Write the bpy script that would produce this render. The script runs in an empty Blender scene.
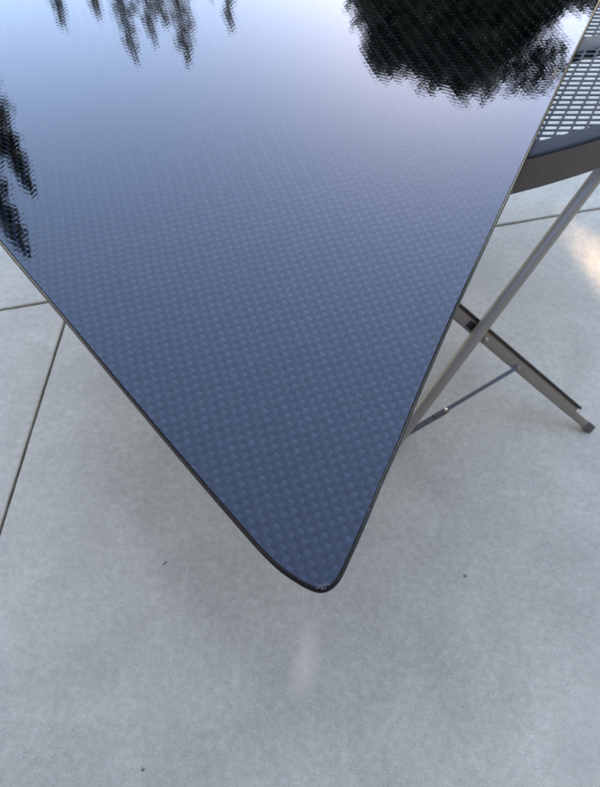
import bpy, bmesh, math, random
from mathutils import Vector, Matrix
random.seed(7)
S = bpy.context.scene
COL = S.collection
R = math.radians

# ------------------------------------------------------------ camera
cam = bpy.data.cameras.new('camera'); camo = bpy.data.objects.new('camera', cam); COL.objects.link(camo)
camo.location = (0, 0, 1.52); camo.rotation_euler = (R(30), 0, 0)      # looks 60 degrees down
cam.sensor_fit = 'HORIZONTAL'; cam.sensor_width = 36; cam.lens = 34.08
cam.clip_start = 0.02; cam.clip_end = 2000
cam.dof.use_dof = True; cam.dof.focus_distance = 0.90; cam.dof.aperture_fstop = 6.5
S.camera = camo

# ------------------------------------------------------------ sky and sun
SUN_EL, SUN_AZ = 24.0, 12.7          # azimuth measured from +Y towards +X
w = bpy.data.worlds.new('World'); S.world = w; w.use_nodes = True
nt = w.node_tree; nt.nodes.clear()
sky = nt.nodes.new('ShaderNodeTexSky'); sky.sky_type = 'NISHITA'; sky.sun_disc = False
sky.sun_elevation = R(SUN_EL); sky.sun_rotation = R(SUN_AZ)
sky.altitude = 200; sky.air_density = 1.15; sky.dust_density = 0.2; sky.ozone_density = 4.0
bg = nt.nodes.new('ShaderNodeBackground'); bg.inputs['Strength'].default_value = 0.15
wo = nt.nodes.new('ShaderNodeOutputWorld')
nt.links.new(sky.outputs[0], bg.inputs[0]); nt.links.new(bg.outputs[0], wo.inputs[0])
SUN = Vector((math.sin(R(SUN_AZ))*math.cos(R(SUN_EL)), math.cos(R(SUN_AZ))*math.cos(R(SUN_EL)), math.sin(R(SUN_EL))))
sl = bpy.data.lights.new('sun', 'SUN'); sl.energy = 2.0; sl.angle = R(0.53); sl.color = (1.0, 0.94, 0.86)
so = bpy.data.objects.new('sun', sl); COL.objects.link(so)
so.rotation_euler = SUN.to_track_quat('Z', 'Y').to_euler(); so.location = SUN*30
vs = S.view_settings; vs.view_transform = 'Standard'; vs.look = 'None'; vs.gamma = 1; vs.exposure = 3.85
vs.use_curve_mapping = False
vs.use_white_balance = True; vs.white_balance_temperature = 8300; vs.white_balance_tint = 22

# ------------------------------------------------------------ helpers
def tag(o, label=None, cat=None, group=None, kind=None):
    if label: o['label'] = label
    if cat: o['category'] = cat
    if group: o['group'] = group
    if kind: o['kind'] = kind
    return o
def link_mesh(name, verts, faces, mat=None, parent=None, smooth=False):
    me = bpy.data.meshes.new(name); me.from_pydata([tuple(v) for v in verts], [], faces); me.update()
    if smooth: me.polygons.foreach_set('use_smooth', [True]*len(me.polygons))
    if mat: me.materials.append(mat)
    o = bpy.data.objects.new(name, me); COL.objects.link(o)
    if parent: o.parent = parent
    return o
def bm_obj(name, bm, mat=None, parent=None, smooth=None):
    bmesh.ops.recalc_face_normals(bm, faces=bm.faces[:])
    me = bpy.data.meshes.new(name); bm.to_mesh(me); bm.free()
    if smooth is not None:
        me.polygons.foreach_set('use_smooth', [True]*len(me.polygons))
        me.set_sharp_from_angle(angle=R(smooth))
    if mat: me.materials.append(mat)
    o = bpy.data.objects.new(name, me); COL.objects.link(o)
    if parent: o.parent = parent
    return o
def empty(name, loc=(0,0,0)):
    o = bpy.data.objects.new(name, None); COL.objects.link(o); o.location = loc; o.empty_display_size = .1
    return o
def frame_axes(d, up=Vector((0,0,1))):
    d = d.normalized(); x = d.cross(up)
    if x.length < 1e-4: x = d.cross(Vector((1,0,0)))
    x.normalize(); y = x.cross(d).normalized()
    return x, y
def tube(bm, pts, rad, n=20, cap=True):
    pts = [Vector(p) for p in pts]; rings = []
    for i, p in enumerate(pts):
        d = pts[min(i+1, len(pts)-1)] - pts[max(i-1, 0)]
        x, y = frame_axes(d); r = rad[i] if isinstance(rad, (list, tuple)) else rad
        rings.append([bm.verts.new(p + x*math.cos(t)*r + y*math.sin(t)*r) for t in (2*math.pi*k/n for k in range(n))])
    for a, b in zip(rings, rings[1:]):
        for k in range(n): bm.faces.new((a[k], a[(k+1)%n], b[(k+1)%n], b[k]))
    if cap: bm.faces.new(rings[0][::-1]); bm.faces.new(rings[-1])
def bar(bm, p, q, wx, wy, face, bev=.002, taper=1.0):
    """box from p to q; wx is the width across, wy the depth along 'face'"""
    p, q = Vector(p), Vector(q); d = (q-p).normalized()
    n = (face - d*face.dot(d)).normalized(); x = d.cross(n).normalized()
    vs_ = []
    for c, t in ((p, 1.0), (q, taper)):
        for sx, sy in ((-1,-1),(1,-1),(1,1),(-1,1)):
            vs_.append(bm.verts.new(c + x*sx*wx/2*t + n*sy*wy/2*t))
    f = [(0,1,2,3),(7,6,5,4),(0,4,5,1),(1,5,6,2),(2,6,7,3),(3,7,4,0)]
    fs = [bm.faces.new([vs_[i] for i in k]) for k in f]
    es = list({e for k in fs for e in k.edges})
    if bev: bmesh.ops.bevel(bm, geom=es, offset=bev, segments=2, affect='EDGES', profile=.6)

# tiny expression builder for shader maths
class X:
    def __init__(s, t, sock): s.t, s.s = t, sock
    def _op(s, op, *a):
        n = s.t.nodes.new('ShaderNodeMath'); n.operation = op
        for i, v in enumerate((s,)+a):
            if isinstance(v, X): s.t.links.new(v.s, n.inputs[i])
            else: n.inputs[i].default_value = v
        return X(s.t, n.outputs[0])
    def __add__(s, o): return s._op('ADD', o)
    def __sub__(s, o): return s._op('SUBTRACT', o)
    def __mul__(s, o): return s._op('MULTIPLY', o)
    def __truediv__(s, o): return s._op('DIVIDE', o)
    def f(s, op, *a): return s._op(op, *a)
def new_mat(name):
    m = bpy.data.materials.new(name); m.use_nodes = True
    t = m.node_tree; t.nodes.clear()
    p = t.nodes.new('ShaderNodeBsdfPrincipled'); o = t.nodes.new('ShaderNodeOutputMaterial')
    t.links.new(p.outputs[0], o.inputs[0]); return m, t, p
def coords(t, kind='Object', scale=None):
    c = t.nodes.new('ShaderNodeTexCoord'); return c.outputs[kind]
def noise(t, vec, scale, detail=4, rough=.55, dist=0):
    n = t.nodes.new('ShaderNodeTexNoise'); n.inputs['Scale'].default_value = scale
    n.inputs['Detail'].default_value = detail; n.inputs['Roughness'].default_value = rough
    n.inputs['Distortion'].default_value = dist
    t.links.new(vec, n.inputs['Vector']); return n.outputs['Fac']
def ramp(t, fac, stops):
    r = t.nodes.new('ShaderNodeValToRGB'); e = r.color_ramp.elements
    while len(e) < len(stops): e.new(.5)
    for k, (p, c) in zip(e, stops):
        k.position = p; k.color = (c, c, c, 1) if isinstance(c, (int, float)) else (*c, 1)
    t.links.new(fac, r.inputs[0]); return r.outputs[0]
def mix(t, fac, a, b, mode='MIX'):
    n = t.nodes.new('ShaderNodeMix'); n.data_type = 'RGBA'; n.blend_type = mode
    for s, v in ((n.inputs['Factor'], fac), (n.inputs['A'], a), (n.inputs['B'], b)):
        if hasattr(v, 'is_linked'): t.links.new(v, s)
        elif isinstance(v, (int, float)) and s.type == 'VALUE': s.default_value = v
        else: s.default_value = (*v, 1) if len(v) == 3 else v
    return n.outputs['Result']
def bump(t, h, dist, strength=1, nrm=None):
    b = t.nodes.new('ShaderNodeBump'); b.inputs['Distance'].default_value = dist; b.inputs['Strength'].default_value = strength
    t.links.new(h, b.inputs['Height'])
    if nrm: t.links.new(nrm, b.inputs['Normal'])
    return b.outputs[0]

# ------------------------------------------------------------ materials
def mat_concrete():
    m, t, p = new_mat('concrete'); g = t.nodes.new('ShaderNodeNewGeometry').outputs['Position']
    big = noise(t, g, 1.1, 4, .55); mid = noise(t, g, 6, 6, .6, .4); fine = noise(t, g, 55, 4, .65); grit = noise(t, g, 300, 4, .7)
    c = ramp(t, big, [(.3, (.284,.246,.184)), (.7, (.330,.286,.214))])
    c = mix(t, .8, c, ramp(t, noise(t, g, 2.7, 7, .62, 1.2), [(.28, .42), (.5, .5), (.72, .58)]), 'OVERLAY')
    c = mix(t, .35, c, ramp(t, mid, [(.25, .36), (.5, .5), (.78, .62)]), 'OVERLAY')
    c = mix(t, .36, c, ramp(t, fine, [(.28, .3), (.5, .5), (.72, .7)]), 'OVERLAY')
    c = mix(t, .6, c, ramp(t, grit, [(.3, .3), (.5, .5), (.7, .7)]), 'OVERLAY')
    # brownish weathering
    br = ramp(t, noise(t, g, 2.3, 5, .6, .8), [(.52, 0), (.75, .5)])
    c = mix(t, br, c, (.325, .268, .205))
    # a pale tan, elongated patch with a ragged border
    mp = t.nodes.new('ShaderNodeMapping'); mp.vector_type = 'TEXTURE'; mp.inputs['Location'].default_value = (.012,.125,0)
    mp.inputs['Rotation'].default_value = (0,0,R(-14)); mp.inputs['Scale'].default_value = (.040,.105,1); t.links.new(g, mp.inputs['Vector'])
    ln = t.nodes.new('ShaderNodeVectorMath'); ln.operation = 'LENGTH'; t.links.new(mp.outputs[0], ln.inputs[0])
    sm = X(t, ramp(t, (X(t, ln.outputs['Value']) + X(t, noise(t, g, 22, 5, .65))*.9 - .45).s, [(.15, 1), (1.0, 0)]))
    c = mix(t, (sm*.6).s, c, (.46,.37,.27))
    # pale and dark specks of aggregate
    v = t.nodes.new('ShaderNodeTexVoronoi'); v.inputs['Scale'].default_value = 95; t.links.new(g, v.inputs['Vector'])
    spk = X(t, ramp(t, v.outputs['Distance'], [(.10, 1), (.22, 0)]))
    sep = t.nodes.new('ShaderNodeSeparateColor'); t.links.new(v.outputs['Color'], sep.inputs[0])
    pale = spk * X(t, sep.outputs[0]).f('GREATER_THAN', .80); dark = spk * X(t, sep.outputs[1]).f('GREATER_THAN', .93)
    c = mix(t, (pale*.22).s, c, (.62,.62,.60)); c = mix(t, (dark*.5).s, c, (.16,.15,.14))
    # broom / trowel marks
    t.links.new(c, p.inputs['Base Color'])
    p.inputs['Roughness'].default_value = .82; p.inputs['Specular IOR Level'].default_value = .3
    h = X(t, fine)*.6 + X(t, grit)*.35 + X(t, mid)*.8
    t.links.new(bump(t, h.s, .0022, .6), p.inputs['Normal'])
    return m
def mat_plain(name, col, rough, metallic=0, nscale=60, var=.25, bumpd=.0004, spec=.5):
    m, t, p = new_mat(name); g = coords(t)
    n1 = noise(t, g, nscale, 5, .6); n2 = noise(t, g, nscale*.12, 4, .6)
    c = mix(t, 1, ramp(t, n1, [(.3, tuple(k*(1-var) for k in col)), (.7, tuple(k*(1+var) for k in col))]),
            ramp(t, n2, [(.3, 1-var*.7), (.7, 1.0)]), 'MULTIPLY')
    t.links.new(c, p.inputs['Base Color']); p.inputs['Metallic'].default_value = metallic
    r = ramp(t, n1, [(.2, rough*.85), (.8, min(1, rough*1.2))]); t.links.new(r, p.inputs['Roughness'])
    p.inputs['Specular IOR Level'].default_value = spec
    t.links.new(bump(t, n1, bumpd, .6), p.inputs['Normal'])
    return m
TOW = .0110
def mat_weave():
    m, t, p = new_mat('carbon_twill'); g = coords(t)
    mp = t.nodes.new('ShaderNodeMapping'); mp.vector_type = 'TEXTURE'
    mp.inputs['Rotation'].default_value = (0, 0, R(62)); mp.inputs['Scale'].default_value = (TOW, TOW, TOW)
    # the cloth is laid by hand: tows wander a little
    nw = t.nodes.new('ShaderNodeTexNoise'); nw.inputs['Scale'].default_value = 6; nw.inputs['Detail'].default_value = 2
    t.links.new(g, nw.inputs['Vector'])
    va = t.nodes.new('ShaderNodeVectorMath'); va.operation = 'MULTIPLY_ADD'
    t.links.new(nw.outputs['Color'], va.inputs[0]); va.inputs[1].default_value = (.016, .016, 0); t.links.new(g, va.inputs[2])
    t.links.new(va.outputs[0], mp.inputs['Vector'])
    sx = t.nodes.new('ShaderNodeSeparateXYZ'); t.links.new(mp.outputs[0], sx.inputs[0])
    u, v = X(t, sx.outputs[0]) + 400.0, X(t, sx.outputs[1]) + 400.0
    i, j = u.f('FLOOR'), v.f('FLOOR'); fu, fv = u.f('FRACT')*2 - 1.0, v.f('FRACT')*2 - 1.0
    hp = math.pi/2
    aw = (v-i).f('FLOORED_MODULO', 4.0); af = (j-u-1.0).f('FLOORED_MODULO', 4.0)   # place along the float, 0..2 when on top
    top = aw.f('LESS_THAN', 2.0); inv = top*-1.0 + 1.0
    zw = (aw-1.0)*(aw-1.0)*-.9 - fu*fu*.40                      # warp tow arches over two wefts
    zf = (af-1.0)*(af-1.0)*-.9 - fv*fv*.40                      # weft tow
    along = (top*aw + inv*af)*.5; across = top*fu + inv*fv
    h = top*zw + (top*-1.0+1.0)*zf
    # fibres within a tow
    per = X(t, noise(t, g, 3.2, 4, .6))
    deep = h.f('MULTIPLY_ADD', 1.0, 0.0)
    gap = X(t, ramp(t, (h+1.5).s, [(.25, 1), (.62, 0)]))
    tone = X(t, noise(t, g, 75, 2, .5))*.28 + (along*-1.0+1.0).f('POWER', 1.4)*.46 - across*across*.12 + .07            # noise, plus a highlight painted at one end of each float
    c = ramp(t, tone.s, [(.12, (.0008,.0010,.0013)), (.45, (.0064,.0072,.0088)), (.75, (.0160,.0176,.0210))])
    # pinched, resin-starved crossings in a strip along the right-hand edge
    sp = t.nodes.new('ShaderNodeSeparateXYZ'); t.links.new(g, sp.inputs[0])
    din = (X(t, sp.outputs[0])-.1239)*-.894 + (X(t, sp.outputs[1])-.307)*.4477
    strip = X(t, ramp(t, (din*10.0).s, [(.10, 0), (.16, 1), (.30, 1), (.46, 0)]))
    pin = X(t, ramp(t, noise(t, g, 24, 3, .6), [(.45, 0), (.58, 1)]))
    c = mix(t, (strip*gap*pin).s, c, (.0006,.0006,.0008))
    # stray dust grains
    vd = t.nodes.new('ShaderNodeTexVoronoi'); vd.inputs['Scale'].default_value = 70; t.links.new(g, vd.inputs['Vector'])
    vc = t.nodes.new('ShaderNodeSeparateColor'); t.links.new(vd.outputs['Color'], vc.inputs[0])
    grain = X(t, ramp(t, vd.outputs['Distance'], [(.035, 1), (.06, 0)])) * X(t, vc.outputs[0]).f('GREATER_THAN', .94)
    c = mix(t, (grain*.8).s, c, (.16,.16,.16))
    t.links.new(c, p.inputs['Base Color']); p.inputs['Metallic'].default_value = 1; p.inputs['Specular Tint'].default_value = (.12,.13,.16,1)
    p.inputs['Roughness'].default_value = .26; p.inputs['Anisotropic'].default_value = 0
    # fibre direction
    d1 = t.nodes.new('ShaderNodeCombineXYZ'); d1.inputs[0].default_value = math.cos(R(62)); d1.inputs[1].default_value = math.sin(R(62))
    d2 = t.nodes.new('ShaderNodeCombineXYZ'); d2.inputs[0].default_value = -math.sin(R(62)); d2.inputs[1].default_value = math.cos(R(62))
    mv = t.nodes.new('ShaderNodeMix'); mv.data_type = 'VECTOR'
    t.links.new(top.s, mv.inputs[0]); t.links.new(d1.outputs[0], mv.inputs[4]); t.links.new(d2.outputs[0], mv.inputs[5])
    t.links.new(mv.outputs[1], p.inputs['Tangent'])
    t.links.new(bump(t, h.s, .00045, 1), p.inputs['Normal'])
    p.inputs['Coat Weight'].default_value = 1; p.inputs['Coat IOR'].default_value = 1.37
    # dust smears and fine scratches dull the lacquer here and there
    dust = X(t, ramp(t, noise(t, g, 900, 2, .5), [(.70, 0), (.78, 1)]))
    t.links.new((X(t, ramp(t, noise(t, g, 9, 5, .6), [(.35, .012), (.7, .035)])) + dust*.15).s, p.inputs['Coat Roughness'])
    peel = noise(t, g, 26, 2, .5)
    cb = bump(t, peel, .00004, 1)
    t.links.new(bump(t, h.s, .000028, 1, cb), p.inputs['Coat Normal'])
    return m
def mat_resin_edge():
    m, t, p = new_mat('resin_edge'); g = coords(t)
    n = noise(t, g, 240, 4, .6); sc = ramp(t, noise(t, g, 130, 5, .7), [(.66, 0), (.72, .9)])
    c = mix(t, sc, ramp(t, n, [(.3, (.006,.006,.007)), (.7, (.016,.016,.017))]), (.20,.20,.21))
    t.links.new(c, p.inputs['Base Color'])
    t.links.new(ramp(t, n, [(.3, .08), (.7, .20)]), p.inputs['Roughness']); p.inputs['Specular IOR Level'].default_value = .2
    t.links.new(bump(t, n, .0006, .5), p.inputs['Normal']); return m
def mat_leaf(name, a, b, trans=.25):
    m, t, p = new_mat(name); g = coords(t); oi = t.nodes.new('ShaderNodeNewGeometry')
    c = ramp(t, noise(t, g, 1.6, 3), [(.3, a), (.7, b)])
    c = mix(t, .5, c, ramp(t, oi.outputs['Random Per Island'], [(0, .35), (1, .65)]), 'OVERLAY')
    t.links.new(c, p.inputs['Base Color']); p.inputs['Roughness'].default_value = .6
    p.inputs['Specular IOR Level'].default_value = .3
    tr = t.nodes.new('ShaderNodeBsdfTranslucent'); t.links.new(c, tr.inputs[0])
    ms = t.nodes.new('ShaderNodeMixShader'); ms.inputs[0].default_value = trans
    out = [n for n in t.nodes if n.type == 'OUTPUT_MATERIAL'][0]
    t.links.new(p.outputs[0], ms.inputs[1]); t.links.new(tr.outputs[0], ms.inputs[2]); t.links.new(ms.outputs[0], out.inputs[0])
    return m

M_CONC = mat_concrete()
M_JOINT = mat_plain('joint_dirt', (.095,.092,.088), .9, 0, 120, .4)
M_SOIL = mat_plain('lawn_soil', (.07,.085,.04), .95, 0, 3, .4, .01)
M_WEAVE = mat_weave(); M_EDGE = mat_resin_edge()
M_CHIP = mat_plain('chipped_resin', (.07,.07,.069), .5, 0, 900, .9, .0008, .2)
M_TUBE = mat_plain('warm_grey_powder_coat', (.190,.173,.138), .42, .15, 180, .06, .0002)
M_APRON = mat_plain('dark_bronze_powder_coat', (.095,.085,.078), .5, 0, 160, .16, .0002, .2)
M_RIM = mat_plain('black_powder_coat', (.012,.013,.015), .6, 0, 160, .2, .0002, .12)
M_DARK = mat_plain('black_plastic', (.012,.012,.013), .45, 0, 120, .3)
M_STEEL = mat_plain('zinc_steel', (.36,.355,.35), .4, 1, 200, .15)
M_BARK = mat_plain('bark', (.075,.055,.042), .9, 0, 14, .4, .02)
M_LEAF = mat_leaf('oak_leaf', (.022,.036,.016), (.045,.062,.026), .05)
M_NEEDLE = mat_leaf('needle', (.035,.055,.030), (.065,.080,.045), .1)
M_HAZED = mat_leaf('hazed_needle', (.10,.10,.068), (.155,.142,.095), .4)  # far needles: haze and glare lightening put into the colour
M_CRUMB = mat_plain('dark_debris', (.15,.13,.11), .9, 0, 300, .5, .001)

# ------------------------------------------------------------ setting: lawn and concrete patio
g = link_mesh('ground', [(-900,-900,-.13),(900,-900,-.13),(900,900,-.13),(-900,900,-.13)], [(0,1,2,3)], M_SOIL); tag(g, kind='structure')
E1 = Vector((.9753, .2208, 0)); E2 = Vector((.0417, .9991, 0)); O0 = Vector((-.7805, 1.2557, 0)); SLAB = 2.62
def gpt(a, b, z=0): return O0 + E1*a + E2*b + Vector((0,0,z))
patio = link_mesh('patio', [gpt(-2.95*SLAB,-2.95*SLAB,-.018), gpt(3.95*SLAB,-2.95*SLAB,-.018), gpt(3.95*SLAB,1.95*SLAB,-.018), gpt(-2.95*SLAB,1.95*SLAB,-.018)], [(0,1,2,3)], M_JOINT)
tag(patio, kind='structure')
def slab_mesh(seed):
    rnd = random.Random(seed); n = 70; gap = .0034
    def ring(ins, z, jit):
        out = []; a0, a1 = gap+ins, SLAB-gap-ins
        cs = [(a0,a0),(a1,a0),(a1,a1),(a0,a1)]
        for k in range(4):
            (x0,y0),(x1,y1) = cs[k], cs[(k+1)%4]
            for q in range(n):
                f = q/n; jx, jy = rnd.gauss(0,jit), rnd.gauss(0,jit)
                out.append(E1*(x0+(x1-x0)*f+jx) + E2*(y0+(y1-y0)*f+jy) + Vector((0,0,z)))
        return out
    rs = [ring(0,-.12,0), ring(0,-.006,.0003), ring(.0012,-.0022,.0004), ring(.0045,0,.0008)]
    v = [p for r in rs for p in r]; N = 4*n; f = []
    for k in range(3):
        for q in range(N): f.append((k*N+q, k*N+(q+1)%N, (k+1)*N+(q+1)%N, (k+1)*N+q))
    f.append(tuple(range(3*N, 4*N)))
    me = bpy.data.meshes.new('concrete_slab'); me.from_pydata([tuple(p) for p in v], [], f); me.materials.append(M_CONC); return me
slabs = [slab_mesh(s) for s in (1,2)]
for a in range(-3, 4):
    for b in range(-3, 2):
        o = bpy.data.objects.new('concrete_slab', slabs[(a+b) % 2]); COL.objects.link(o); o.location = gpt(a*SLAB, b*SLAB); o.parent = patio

# unseen wall and eave, added behind the viewer to shade the near patio
M_SHADE_WALL = mat_plain('shade_wall_dark', (.060,.052,.046), .8, 0, 12, .25, .002)
M_SHADE_EAVE = mat_plain('shade_eave_dark', (.10,.095,.09), .8, 0, 12, .2, .001)
WY = -.85
wall = empty('added_shade_wall', (0,WY,0)); tag(wall, kind='structure'); WI = Matrix.Translation((0,-WY,0))
bm = bmesh.new(); bar(bm, (-6.4,WY-.13,1.4), (6.4,WY-.13,1.4), 2.8, .2, Vector((0,1,0)), 0); o = bm_obj('shade_wall_core', bm, M_SHADE_WALL, wall); o.matrix_parent_inverse = WI
bm = bmesh.new(); bar(bm, (-6.6,WY+.36,2.80), (6.6,WY+.36,2.80), .80, .10, Vector((0,0,1)), .004); o = bm_obj('added_shade_eave', bm, M_SHADE_EAVE, wall); o.matrix_parent_inverse = WI
bm = bmesh.new(); bar(bm, (-6.62,WY+.775,2.80), (6.62,WY+.775,2.80), .13, .025, Vector((0,1,0)), .004); o = bm_obj('shade_eave_lip', bm, M_SHADE_EAVE, wall); o.matrix_parent_inverse = WI
bm = bmesh.new(); bar(bm, (-6.45,0,0), (6.45,0,0), .155, .022, Vector((0,1,-.1)), .003); b0 = bm_obj('shade_wall_board', bm, M_SHADE_WALL, wall); b0.location = (0,-.01,.09)
for k in range(1, 18):
    o = b0.copy(); COL.objects.link(o); o.location = (0,-.01,.09+.148*k)

# ------------------------------------------------------------ trees (they shade the patio and show in the lacquer)
def leaf_quads(cents, size, asp=.55, up=.3, droop=None):
    v, f = [], []
    for c in cents:
        s = size*random.uniform(.65, 1.3)
        d = Vector((random.gauss(0,1), random.gauss(0,1), random.gauss(0,.6))).normalized() if droop is None else (droop(c) + Vector((random.gauss(0,.35), random.gauss(0,.35), random.gauss(0,.25)))).normalized()
        nrm = Vector((random.gauss(0,1), random.gauss(0,1), random.gauss(up,1)))
        x = d.cross(nrm)
        if x.length < 1e-3: x = Vector((1,0,0))
        x = x.normalized()*s*asp*.5; k = len(v)
        v += [c - d*s*.5, c + x, c + d*s*.5, c - x]; f.append((k, k+1, k+2, k+3))
    return v, f
# sun flecks that reach the patio between the leaves: start points on the ground, clear radius
FLECKS = []
def fleck(a, b, n, r, keep=0.0):
    for k in range(n):
        q = k/max(1, n-1); FLECKS.append((Vector((a[0]+(b[0]-a[0])*q, a[1]+(b[1]-a[1])*q, 0)), r, keep))
fleck((.955,1.80), (.985,1.60), 4, .06); fleck((.99,1.53), (1.10,1.36), 5, .062)
fleck((.725,.78), (.735,.62), 4, .058, .12); fleck((.80,.74), (.80,.62), 3, .05, .2)
def blocked_by_fleck(c):
    for o, r, keep in FLECKS:
        d = c - o; t_ = d.dot(SUN)
        if t_ > 1 and (d - SUN*t_).length < r: return random.random() > keep
    return False
def broadleaf(name, base, ctr, rad, nclump, nleaf, leaf, label, crad=.55, carve=False):
    t_ = empty(name, base); tag(t_, label, 'tree')
    B, C = Vector(base), Vector(ctr); cl = []
    while len(cl) < nclump:
        p = Vector((random.uniform(-1,1), random.uniform(-1,1), random.uniform(-1,1)))
        l = p.length
        if l > 1 or l < .25 or random.random() > .35 + .65*l: continue
        # lumpy silhouette
        q = 1 + .10*math.sin(5*math.atan2(p.y,p.x)+2*p.z) - .06*math.sin(9*p.x+3)
        cl.append(C + Vector((p.x*rad[0], p.y*rad[1], p.z*rad[2]))*q)
    bm = bmesh.new(); fork = B + (C-B)*.45
    tube(bm, [B + Vector((0,0,-.1)), B + (fork-B)*.4 + Vector((.1,.05,0)), fork, B + (C-B)*1.1], [.30,.24,.19,.06], 10)
    for k in range(0, nclump, 4):
        c = cl[k]
        if carve and any(((fork+(c-fork)*q-o)-SUN*(fork+(c-fork)*q-o).dot(SUN)).length < .25 for q in (.3,.5,.7,.85,1) for o, r, kk in FLECKS): continue
        tube(bm, [fork, fork + (c-fork)*.5 + Vector((random.uniform(-.2,.2), random.uniform(-.2,.2), .25)), c], [.10,.055,.015], 6)
    bm_obj('trunk', bm, M_BARK, t_, 60).matrix_parent_inverse = Matrix.Translation(-B)
    cents = []
    for c in cl:
        rr = crad*random.uniform(.7, 1.25)
        for _ in range(nleaf):
            q = Vector((random.gauss(0,.5), random.gauss(0,.5), random.gauss(0,.38)))
            if q.length > .85: q *= .85/q.length*random.random()**.4
            p = q*rr + c
            if p.z < .8: continue
            if carve and blocked_by_fleck(p): continue
            cents.append(p)
    v, f = leaf_quads(cents, leaf)
    o = link_mesh('crown', v, f, M_LEAF, t_); o.matrix_parent_inverse = Matrix.Translation(-B)
    return t_
broadleaf('oak_tree', (2.95,11.6,-.13), (3.15,11.6,4.15), (2.4,2.1,2.45), 200, 520, .17,
          'large dark rounded broadleaf tree mirrored upside down in the panel at upper right', .62, True)
for x, y, zc, r3, nc, lb in ((8.6,7.6,3.9,(2.3,2.3,2.9),130,'unseen broadleaf tree added beyond the patio corner, darkening the upper right rim of the panel'),
                         (9.4,2.9,3.7,(2.4,2.3,2.8),130,'unseen broadleaf tree added straight out to the right, darkening the middle of the panel rim'),
                         (8.8,-1.8,3.5,(2.2,2.2,2.6),110,'unseen lower broadleaf tree added nearest the shade wall on the right'),
                         (-8.8,4.3,3.6,(2.2,2.2,2.7),120,'unseen broadleaf tree added out to the left, darkening the upper left rim of the panel'),
                         (-9.2,-.6,3.5,(2.2,2.2,2.6),110,'unseen broadleaf tree added out to the left nearest the shade wall')):
    broadleaf('oak_tree', (x,y,-.13), (x,y,zc), r3, nc, 260, .2, lb, .65)  # unseen side trees, added so the panel rim mirrors something dark
def conifer(name, base, h, rad, label, dense=1.0, mat=None, bare=.12, size=.16, group=None, drop=.35):
    B = Vector(base); t_ = empty(name, base); tag(t_, label, 'tree', group)
    bm = bmesh.new(); tube(bm, [B+Vector((0,0,-.1)), B+Vector((0,0,h*.5)), B+Vector((0,0,h))], [.016*h,.009*h,.01], 8)
    cents, dirs = [], {}
    z = h*bare
    while z < h*.995:
        f = (z-h*bare)/(h*(1-bare)); L = rad*(1-f)**.85*random.uniform(.75,1.1) + .04
        nb = max(3, int(7*dense*(1-f*.4)))
        for k in range(nb):
            a = random.uniform(0, 2*math.pi); l = L*random.uniform(.6,1.1)
            d = Vector((math.cos(a), math.sin(a), -drop + f*.5))
            s0 = B + Vector((0,0,z+random.uniform(-.1,.1)))
            if l > .3: tube(bm, [s0, s0+d*l*.9], [.018,.004], 4, False)
            for q in range(int((9 + 26*l)*dense)):
                r = random.random()**.7*l; w_ = .16*l+.03
                cents.append(s0 + d*r + Vector((random.gauss(0,w_*.6), random.gauss(0,w_*.6), random.gauss(-.03,.06))))
        z += h*.028*random.uniform(.7,1.2)
    bm_obj('trunk', bm, M_BARK, t_, 60).matrix_parent_inverse = Matrix.Translation(-B)
    ax = B.copy()
    v, f = leaf_quads(cents, size, .32, .3, lambda c: Vector((c.x-ax.x, c.y-ax.y, -.25)) + Vector((0,0,.001)))
    link_mesh('crown', v, f, mat or M_NEEDLE, t_).matrix_parent_inverse = Matrix.Translation(-B)
    return t_
def polar(az, dist): return (math.sin(R(az))*dist, math.cos(R(az))*dist, -.13)
def tip_h(el, dist): return dist*math.tan(R(el)) + .07
FAR = [(-16.0,28.8,25,1.15,'tallest slender conifer mirrored near the top left of the panel'),
       (-13.9,27.9,27,1.0,'thin conifer mirrored between the two tallest slender ones'),
       (-11.1,29.5,24,1.25,'slender pointed conifer mirrored just left of the panel top centre'),
       (-12.6,26.8,25,1.5,'broad pale conifer mirrored close behind the pointed one at top'),
       (-6.6,27.4,26,1.0,'lone slender conifer mirrored at the top centre of the panel'),
       (-8.0,25.2,27,.9,'short conifer tip mirrored left of the lone top centre one'),
       (-21.4,25.6,24,.9,'small conifer tip mirrored at the far top left of the panel'),
       (-18.3,25.8,26,.9,'small conifer tip mirrored second from the far top left')]
for az, el, d, r, lb in FAR:
    conifer('conifer_tree', polar(az, d), tip_h(el, d), r*2.3, lb, 1.3, M_HAZED, .1, .2, 'distant slender conifers')
for az, el, d, r, lb in ((-30.4,36.2,9.0,.85,'dark spire of a near conifer mirrored at the panel left edge, upper one'),
                         (-34.0,41.0,8.6,1.0,'dark near conifer mirrored at the panel left edge just above the rim'),
                         (-29.0,28.6,13.0,1.0,'dark conifer mirrored at the top left corner of the panel')):
    conifer('conifer_tree', polar(az, d), tip_h(el, d), r, lb, 1.7, M_NEEDLE, .06, .13, 'near dark conifers')

# ------------------------------------------------------------ mesh table
TQ = Vector((.579, 1.084, 0)); TA = R(19.8)
AX = Vector((math.cos(TA), math.sin(TA), 0)); BX = Vector((-math.sin(TA), math.cos(TA), 0))
TOP = .714
def tp(s, b, z=TOP): return TQ + AX*s + BX*b + Vector((0,0,z))
S0, S1, BACK, RF = -1.0, .60, .80, 2.2
def front(s): return (s+.05)**2/(2*RF)
table = empty('folding_table', tp(-.15, .45, 0)); tag(table, 'grey folding metal table with perforated mesh top on crossed legs under the panel', 'table')
TI = Matrix.Translation(-table.location)
def tpart(o): o.parent = table; o.matrix_parent_inverse = TI; return o
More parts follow.
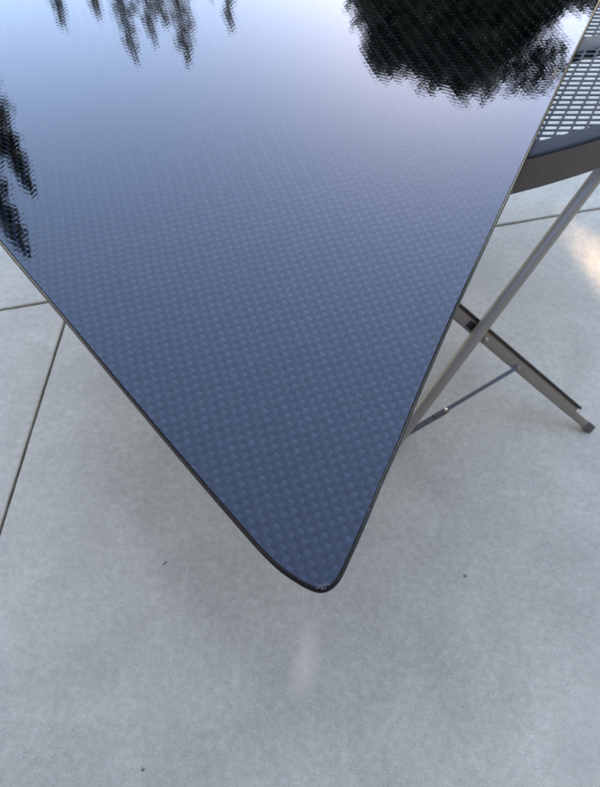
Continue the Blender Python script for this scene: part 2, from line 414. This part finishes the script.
# closed outline with rounded corners
def outline(ins):
    pts = []; r = .09
    def arc(c, a0, a1, n=8):
        for k in range(n+1):
            a = a0+(a1-a0)*k/n; pts.append((c[0]+math.cos(a)*(r-ins), c[1]+math.sin(a)*(r-ins)))
    n = 40
    for k in range(n+1):
        s = S0+r+(S1-S0-2*r)*k/n; pts.append((s, front(s)+ins))
    f1, f0 = front(S1-r), front(S0+r)
    arc((S1-r, f1+r), -math.pi/2+.05, 0); arc((S1-r, BACK-r), 0, math.pi/2); arc((S0+r, BACK-r), math.pi/2, math.pi); arc((S0+r, f0+r), math.pi, 1.5*math.pi-.05)
    return pts
def sweep(name, prof, mat):
  bm = bmesh.new(); rv = [[bm.verts.new(tp(s, b, TOP+dz)) for s, b in outline(i)] for i, dz in prof]; N = len(rv[0])
  for k in range(len(rv)):
    a, b = rv[k], rv[(k+1) % len(rv)]
    for q in range(N): bm.faces.new((a[q], a[(q+1)%N], b[(q+1)%N], b[q]))
  return tpart(bm_obj(name, bm, mat, None, 35))
sweep('rim', [(.040,-.0045),(.040,0),(.008,0),(.004,-.0008),(.0012,-.003),(.0006,-.006),(.005,-.006),(.008,-.0045)], M_RIM)
sweep('apron', [(0,-.0065),(0,-.098),(.003,-.1),(.0045,-.098),(.0045,-.0065)], M_APRON)
bm = bmesh.new(); bar(bm, tp(S0+.006,.340,TOP-.0177), tp(S1-.006,.340,TOP-.0177), .052, .026, Vector((0,0,1)), .003); tpart(bm_obj('crossbar', bm, M_RIM, None, 35))
# perforated sheet: skewed grid of slots, cut off under the rim
P1 = Vector((.0316,0,0)); P2 = Vector((.0216*math.cos(R(61)), .0216*math.sin(R(61)), 0)); TH = .0022
def mesh_sheet(b0, b1):
    V, F = [], []
    hole = []
    for k in range(12):
        a = 2*math.pi*(k+.5)/12; c_, s_ = math.cos(a), math.sin(a); e = .28
        hole.append((math.copysign(abs(c_)**e, c_)*.41, math.copysign(abs(s_)**e, s_)*.35))
    # 12 square points include no exact corners: add corner fans
    def inside(c):
        d = c - TQ; s, b = d.dot(AX), d.dot(BX)
        return S0+.004 < s < S1-.004 and max(b0, front(s)+.006) < b < b1
    for i in range(-70, 60):
        for j in range(-40, 60):
            c = Vector((.62,1.2,0)) + P1*i + P2*j
            cs = [c + P1*a + P2*b for a, b in ((-.5,-.5),(.5,-.5),(.5,.5),(-.5,.5))]
            if not all(inside(q) for q in cs): continue
            for side in (0, 1):
                z = TOP-.0048 - (TH if side else 0); k = len(V)
                V += [c + P1*x + P2*y + Vector((0,0,z)) for x, y in hole]
                V += [q + Vector((0,0,z)) for q in cs]
                # quadrant grouping of the 12 hole points to 4 corners
                order = {2:[0,1,2], 3:[3,4,5], 0:[6,7,8], 1:[9,10,11]}
                fs = []
                for cn, ids in order.items():
                    for a_, b_ in zip(ids, ids[1:]): fs.append((k+12+cn, k+a_, k+b_))
                for (ia, ib, ca, cb) in ((2,3,2,3),(5,6,3,0),(8,9,0,1),(11,0,1,2)): fs.append((k+ia, k+ib, k+12+cb, k+12+ca))
                F += fs
            for q in range(12):
                q2 = (q+1) % 12; F.append((k-16+q, k-16+q2, k+q2, k+q))
    return V, F
for b0, b1 in ((.0,.3405), (.3405,.796)):
    V, F = mesh_sheet(b0, b1); bm = bmesh.new()
    me = bpy.data.meshes.new('tmp'); me.from_pydata([tuple(p) for p in V], [], F); bm.from_mesh(me); bpy.data.meshes.remove(me)
    tpart(bm_obj('perforated_sheet', bm, M_RIM))
# crossed legs
CAMDIR = Vector((-.45,-.65,1.05)).normalized()
def leg_set(off):
    o = Vector(off)
    T, G = Vector((.7477,1.186,.57)), Vector((.1105,.4889,0)); d = (T-G).normalized()
    a = T + d*((.700-T.z)/d.z)
    bm = bmesh.new(); tube(bm, [G+o+d*.012, G+o+(T-G)*.5, a+o], .0162, 28); tl = tpart(bm_obj('leg', bm, M_TUBE, None, 50))
    bm = bmesh.new(); tube(bm, [G+o+Vector((0,0,.0)), G+o+d*.03], [.0215,.019], 20); bm_obj('foot_cap', bm, M_DARK, tl, 50)
    Fp, Bp = Vector((.8598,.7586,.012)), Vector((.4037,.9235,.345)); d2 = (Bp-Fp).normalized()
    e = Fp + d2*((.700-Fp.z)/d2.z); up = (CAMDIR - d2*CAMDIR.dot(d2)).normalized(); side = d2.cross(up).normalized()
    if side.y < 0: side = -side              # towards the far, upper edge of the bar
    bm = bmesh.new(); bar(bm, Fp+o+d2*.085, e+o, .034, .020, CAMDIR, .0025)
    bl = tpart(bm_obj('leg', bm, M_TUBE, None, 40))
    sub = lambda ob: None
    bm = bmesh.new(); bar(bm, Fp+o-side*.004+d2*.004, Fp+o-side*.004+d2*.0845, .024, .016, CAMDIR, .003); sub(bm_obj('foot_stub', bm, M_TUBE, bl, 40))
    bm = bmesh.new(); bar(bm, Fp+o-side*.004-d2*.012, Fp+o-side*.004+d2*.022, .0265, .019, CAMDIR, .004); sub(bm_obj('foot_cap', bm, M_APRON, bl, 40))
    bm = bmesh.new(); bar(bm, Fp+o+d2*.08+side*.0212+up*.003, e+o+side*.0212+up*.003-d2*.01, .008, .022, CAMDIR, .002); sub(bm_obj('guide_strip', bm, M_DARK, bl, 40))
    L = (Bp-Fp).length
    def onbar(t_, s=0, u=0): return Fp + o + d2*(L*t_) + side*s + up*u
    bm = bmesh.new(); bar(bm, onbar(.925,.0,.0085), onbar(.885,.0,.0085), .021, .006, CAMDIR, .003); sub(bm_obj('slot_plug', bm, M_DARK, bl, 40))
    # pivot bolt from bar to tube, small rivet below it
    bm = bmesh.new(); tube(bm, [onbar(.868,0,-.016), onbar(.868,0,.030)], .0065, 14); tpart(bm_obj('pivot_bolt', bm, M_STEEL, None, 50))
    bm = bmesh.new(); tube(bm, [onbar(.80,-.003,.009), onbar(.80,-.003,.0135), onbar(.80,-.003,.0150)], [.0065,.0065,.004], 14); tpart(bm_obj('rivet', bm, M_STEEL, None, 50))
    # folding brace
    tq = T + (G-T)*.735 + o
    p0 = onbar(.575,-.004,.013); p1 = tq + Vector((-.004,-.004,-.024))
    bm = bmesh.new(); bar(bm, p0, p0+(p1-p0)*.72, .011, .006, CAMDIR, .0015); br = tpart(bm_obj('brace', bm, M_APRON, None, 40))
    bm = bmesh.new(); bar(bm, p0+(p1-p0)*.60+Vector((0,0,-.004)), p1+Vector((0,0,-.004)), .018, .004, CAMDIR, .001, .8); sub(bm_obj('brace_plate', bm, M_APRON, br, 40))
    bm = bmesh.new(); c0 = p0+(p1-p0)*.62; tube(bm, [c0-up*.006, c0+up*.008], .0055, 12); sub(bm_obj('rivet', bm, M_STEEL, br, 50))
    bm = bmesh.new(); tube(bm, [p0-up*.006, p0+up*.006], .006, 12); sub(bm_obj('rivet', bm, M_STEEL, br, 50))
leg_set((0,0,0)); leg_set((-.45,.36,0))

# ------------------------------------------------------------ carbon fibre panel
PZ = .7265                                    # height of the lacquered face
OUT = [(-0.5763,0.7931),(-0.4176,0.6126),(-0.283,0.4583),(-0.1678,0.3278),(-0.0874,0.2388),(-0.0561,0.2050),(-0.0276,0.1788),(0.0,0.1608),(0.0176,0.1525),(0.0298,0.1505),(0.0421,0.1545),(0.0548,0.1665),(0.0697,0.1936),(0.0949,0.2447),(0.1239,0.307),(0.1546,0.3695),(0.1968,0.4619),(0.2723,0.6192),(0.3472,0.7685),(0.4315,0.9355),(0.5485,1.167),(0.6293,1.3270),(0.7117,1.4881),(0.8083,1.6760),
       (.838,1.735),(.842,1.765),(.828,1.788),(.79,1.797),(.4,1.80),(0,1.80),(-.4,1.80),(-.83,1.79),(-.868,1.782),(-.882,1.757),(-.875,1.70),(-.76,1.28),(-.655,.91),(-.637,.868)]
def catmull(pts, n=6):
    o = []; L = len(pts)
    for i in range(L):
        p0, p1, p2, p3 = (Vector((*pts[(i+k) % L], 0)) for k in (-1,0,1,2))
        l = (p2-p1).length; m1 = (p2-p0)/max(1e-6,(p2-p0).length)*l; m2 = (p3-p1)/max(1e-6,(p3-p1).length)*l
        for k in range(n):
            t_ = k/n; t2, t3 = t_*t_, t_**3
            o.append(p1*(2*t3-3*t2+1) + m1*(t3-2*t2+t_) + p2*(-2*t3+3*t2) + m2*(t3-t2))
    return o
ol = catmull(OUT); NP = len(ol)
nrm = []
for k in range(NP):
    d = (ol[(k+1)%NP] - ol[k-1]).normalized(); nrm.append(Vector((-d.y, d.x, 0)))     # inward, outline runs anticlockwise
panel = empty('carbon_fibre_panel', (0.03,0.15,PZ-.0105)); tag(panel, 'glossy dark carbon fibre twill panel with a scuffed rounded tip lying on the mesh table', 'panel')
PI_ = Matrix.Translation(-panel.location)
def ring(ins, z): return [ol[k] + nrm[k]*ins + Vector((0,0,PZ+z)) for k in range(NP)]
INS = .0060
face = link_mesh('woven_face', ring(INS, 0), [tuple(range(NP))], M_WEAVE, panel); face.matrix_parent_inverse = PI_
pr = [(INS,0),(INS-.0006,-.0004),(.0048,-.0007),(.0032,-.0020),(.0017,-.0039),(.0012,-.0052),(.0018,-.0057),(.0003,-.0064),(0,-.0085),(.0008,-.0100),(.004,-.0108)]
bm = bmesh.new(); rv = [[bm.verts.new(p) for p in ring(i, z)] for i, z in pr]
for a, b in zip(rv, rv[1:]):
    for q in range(NP): bm.faces.new((a[q], a[(q+1)%NP], b[(q+1)%NP], b[q]))
bm.faces.new(rv[-1][::-1])
o = bm_obj('edge_band', bm, M_EDGE, panel, 40); o.matrix_parent_inverse = PI_
# crushed, whitened resin at the tip
bm = bmesh.new(); rnd = random.Random(3)
for k in range(46):
    u = rnd.gauss(0, 1); c = Vector((.0300 + u*.0062 , .1568 + abs(u)*.0010 + rnd.uniform(-.003,.0030), PZ + rnd.uniform(-.0012,-.0001)))
    r = rnd.uniform(.0006,.0022)
    vv = [bm.verts.new(c + Vector((math.cos(a)*r*rnd.uniform(.5,1.5), math.sin(a)*r*rnd.uniform(.4,1.0), rnd.uniform(.0,.0008)))) for a in (0,1.3,2.4,3.6,5)]
    ct = bm.verts.new(c + Vector((0,0,.0012)))
    for q in range(5): bm.faces.new((vv[q], vv[(q+1)%5], ct))
o = bm_obj('chipped_resin', bm, M_CHIP, panel); o.matrix_parent_inverse = PI_

# ------------------------------------------------------------ crumbs on the concrete
def crumb(name, loc, sx, sy, h, rot, label, cat):
    bm = bmesh.new(); bmesh.ops.create_icosphere(bm, subdivisions=2, radius=1)
    for v in bm.verts: v.co = Vector((v.co.x*sx, v.co.y*sy, (v.co.z*.5+.45)*h))*random.uniform(.75,1.2)
    o = bm_obj(name, bm, M_CRUMB); o.location = loc; o.rotation_euler.z = rot; tag(o, label, cat, 'crumbs on the patio')
crumb('dirt_crumb', (.4301,.3283,.0005), .0042,.0034,.003, .3, 'tiny dark crumb on the concrete right of the panel tip', 'crumb')
crumb('dirt_crumb', (-.3511,-.0921,.0005), .0045,.0033,.003, 1.2, 'tiny dark crumb on the concrete near the lower left corner', 'crumb')
crumb('dirt_crumb', (-.3558,.3617,.0005), .0085,.0022,.002, .7, 'thin dark sliver on the concrete left of the panel edge', 'crumb')
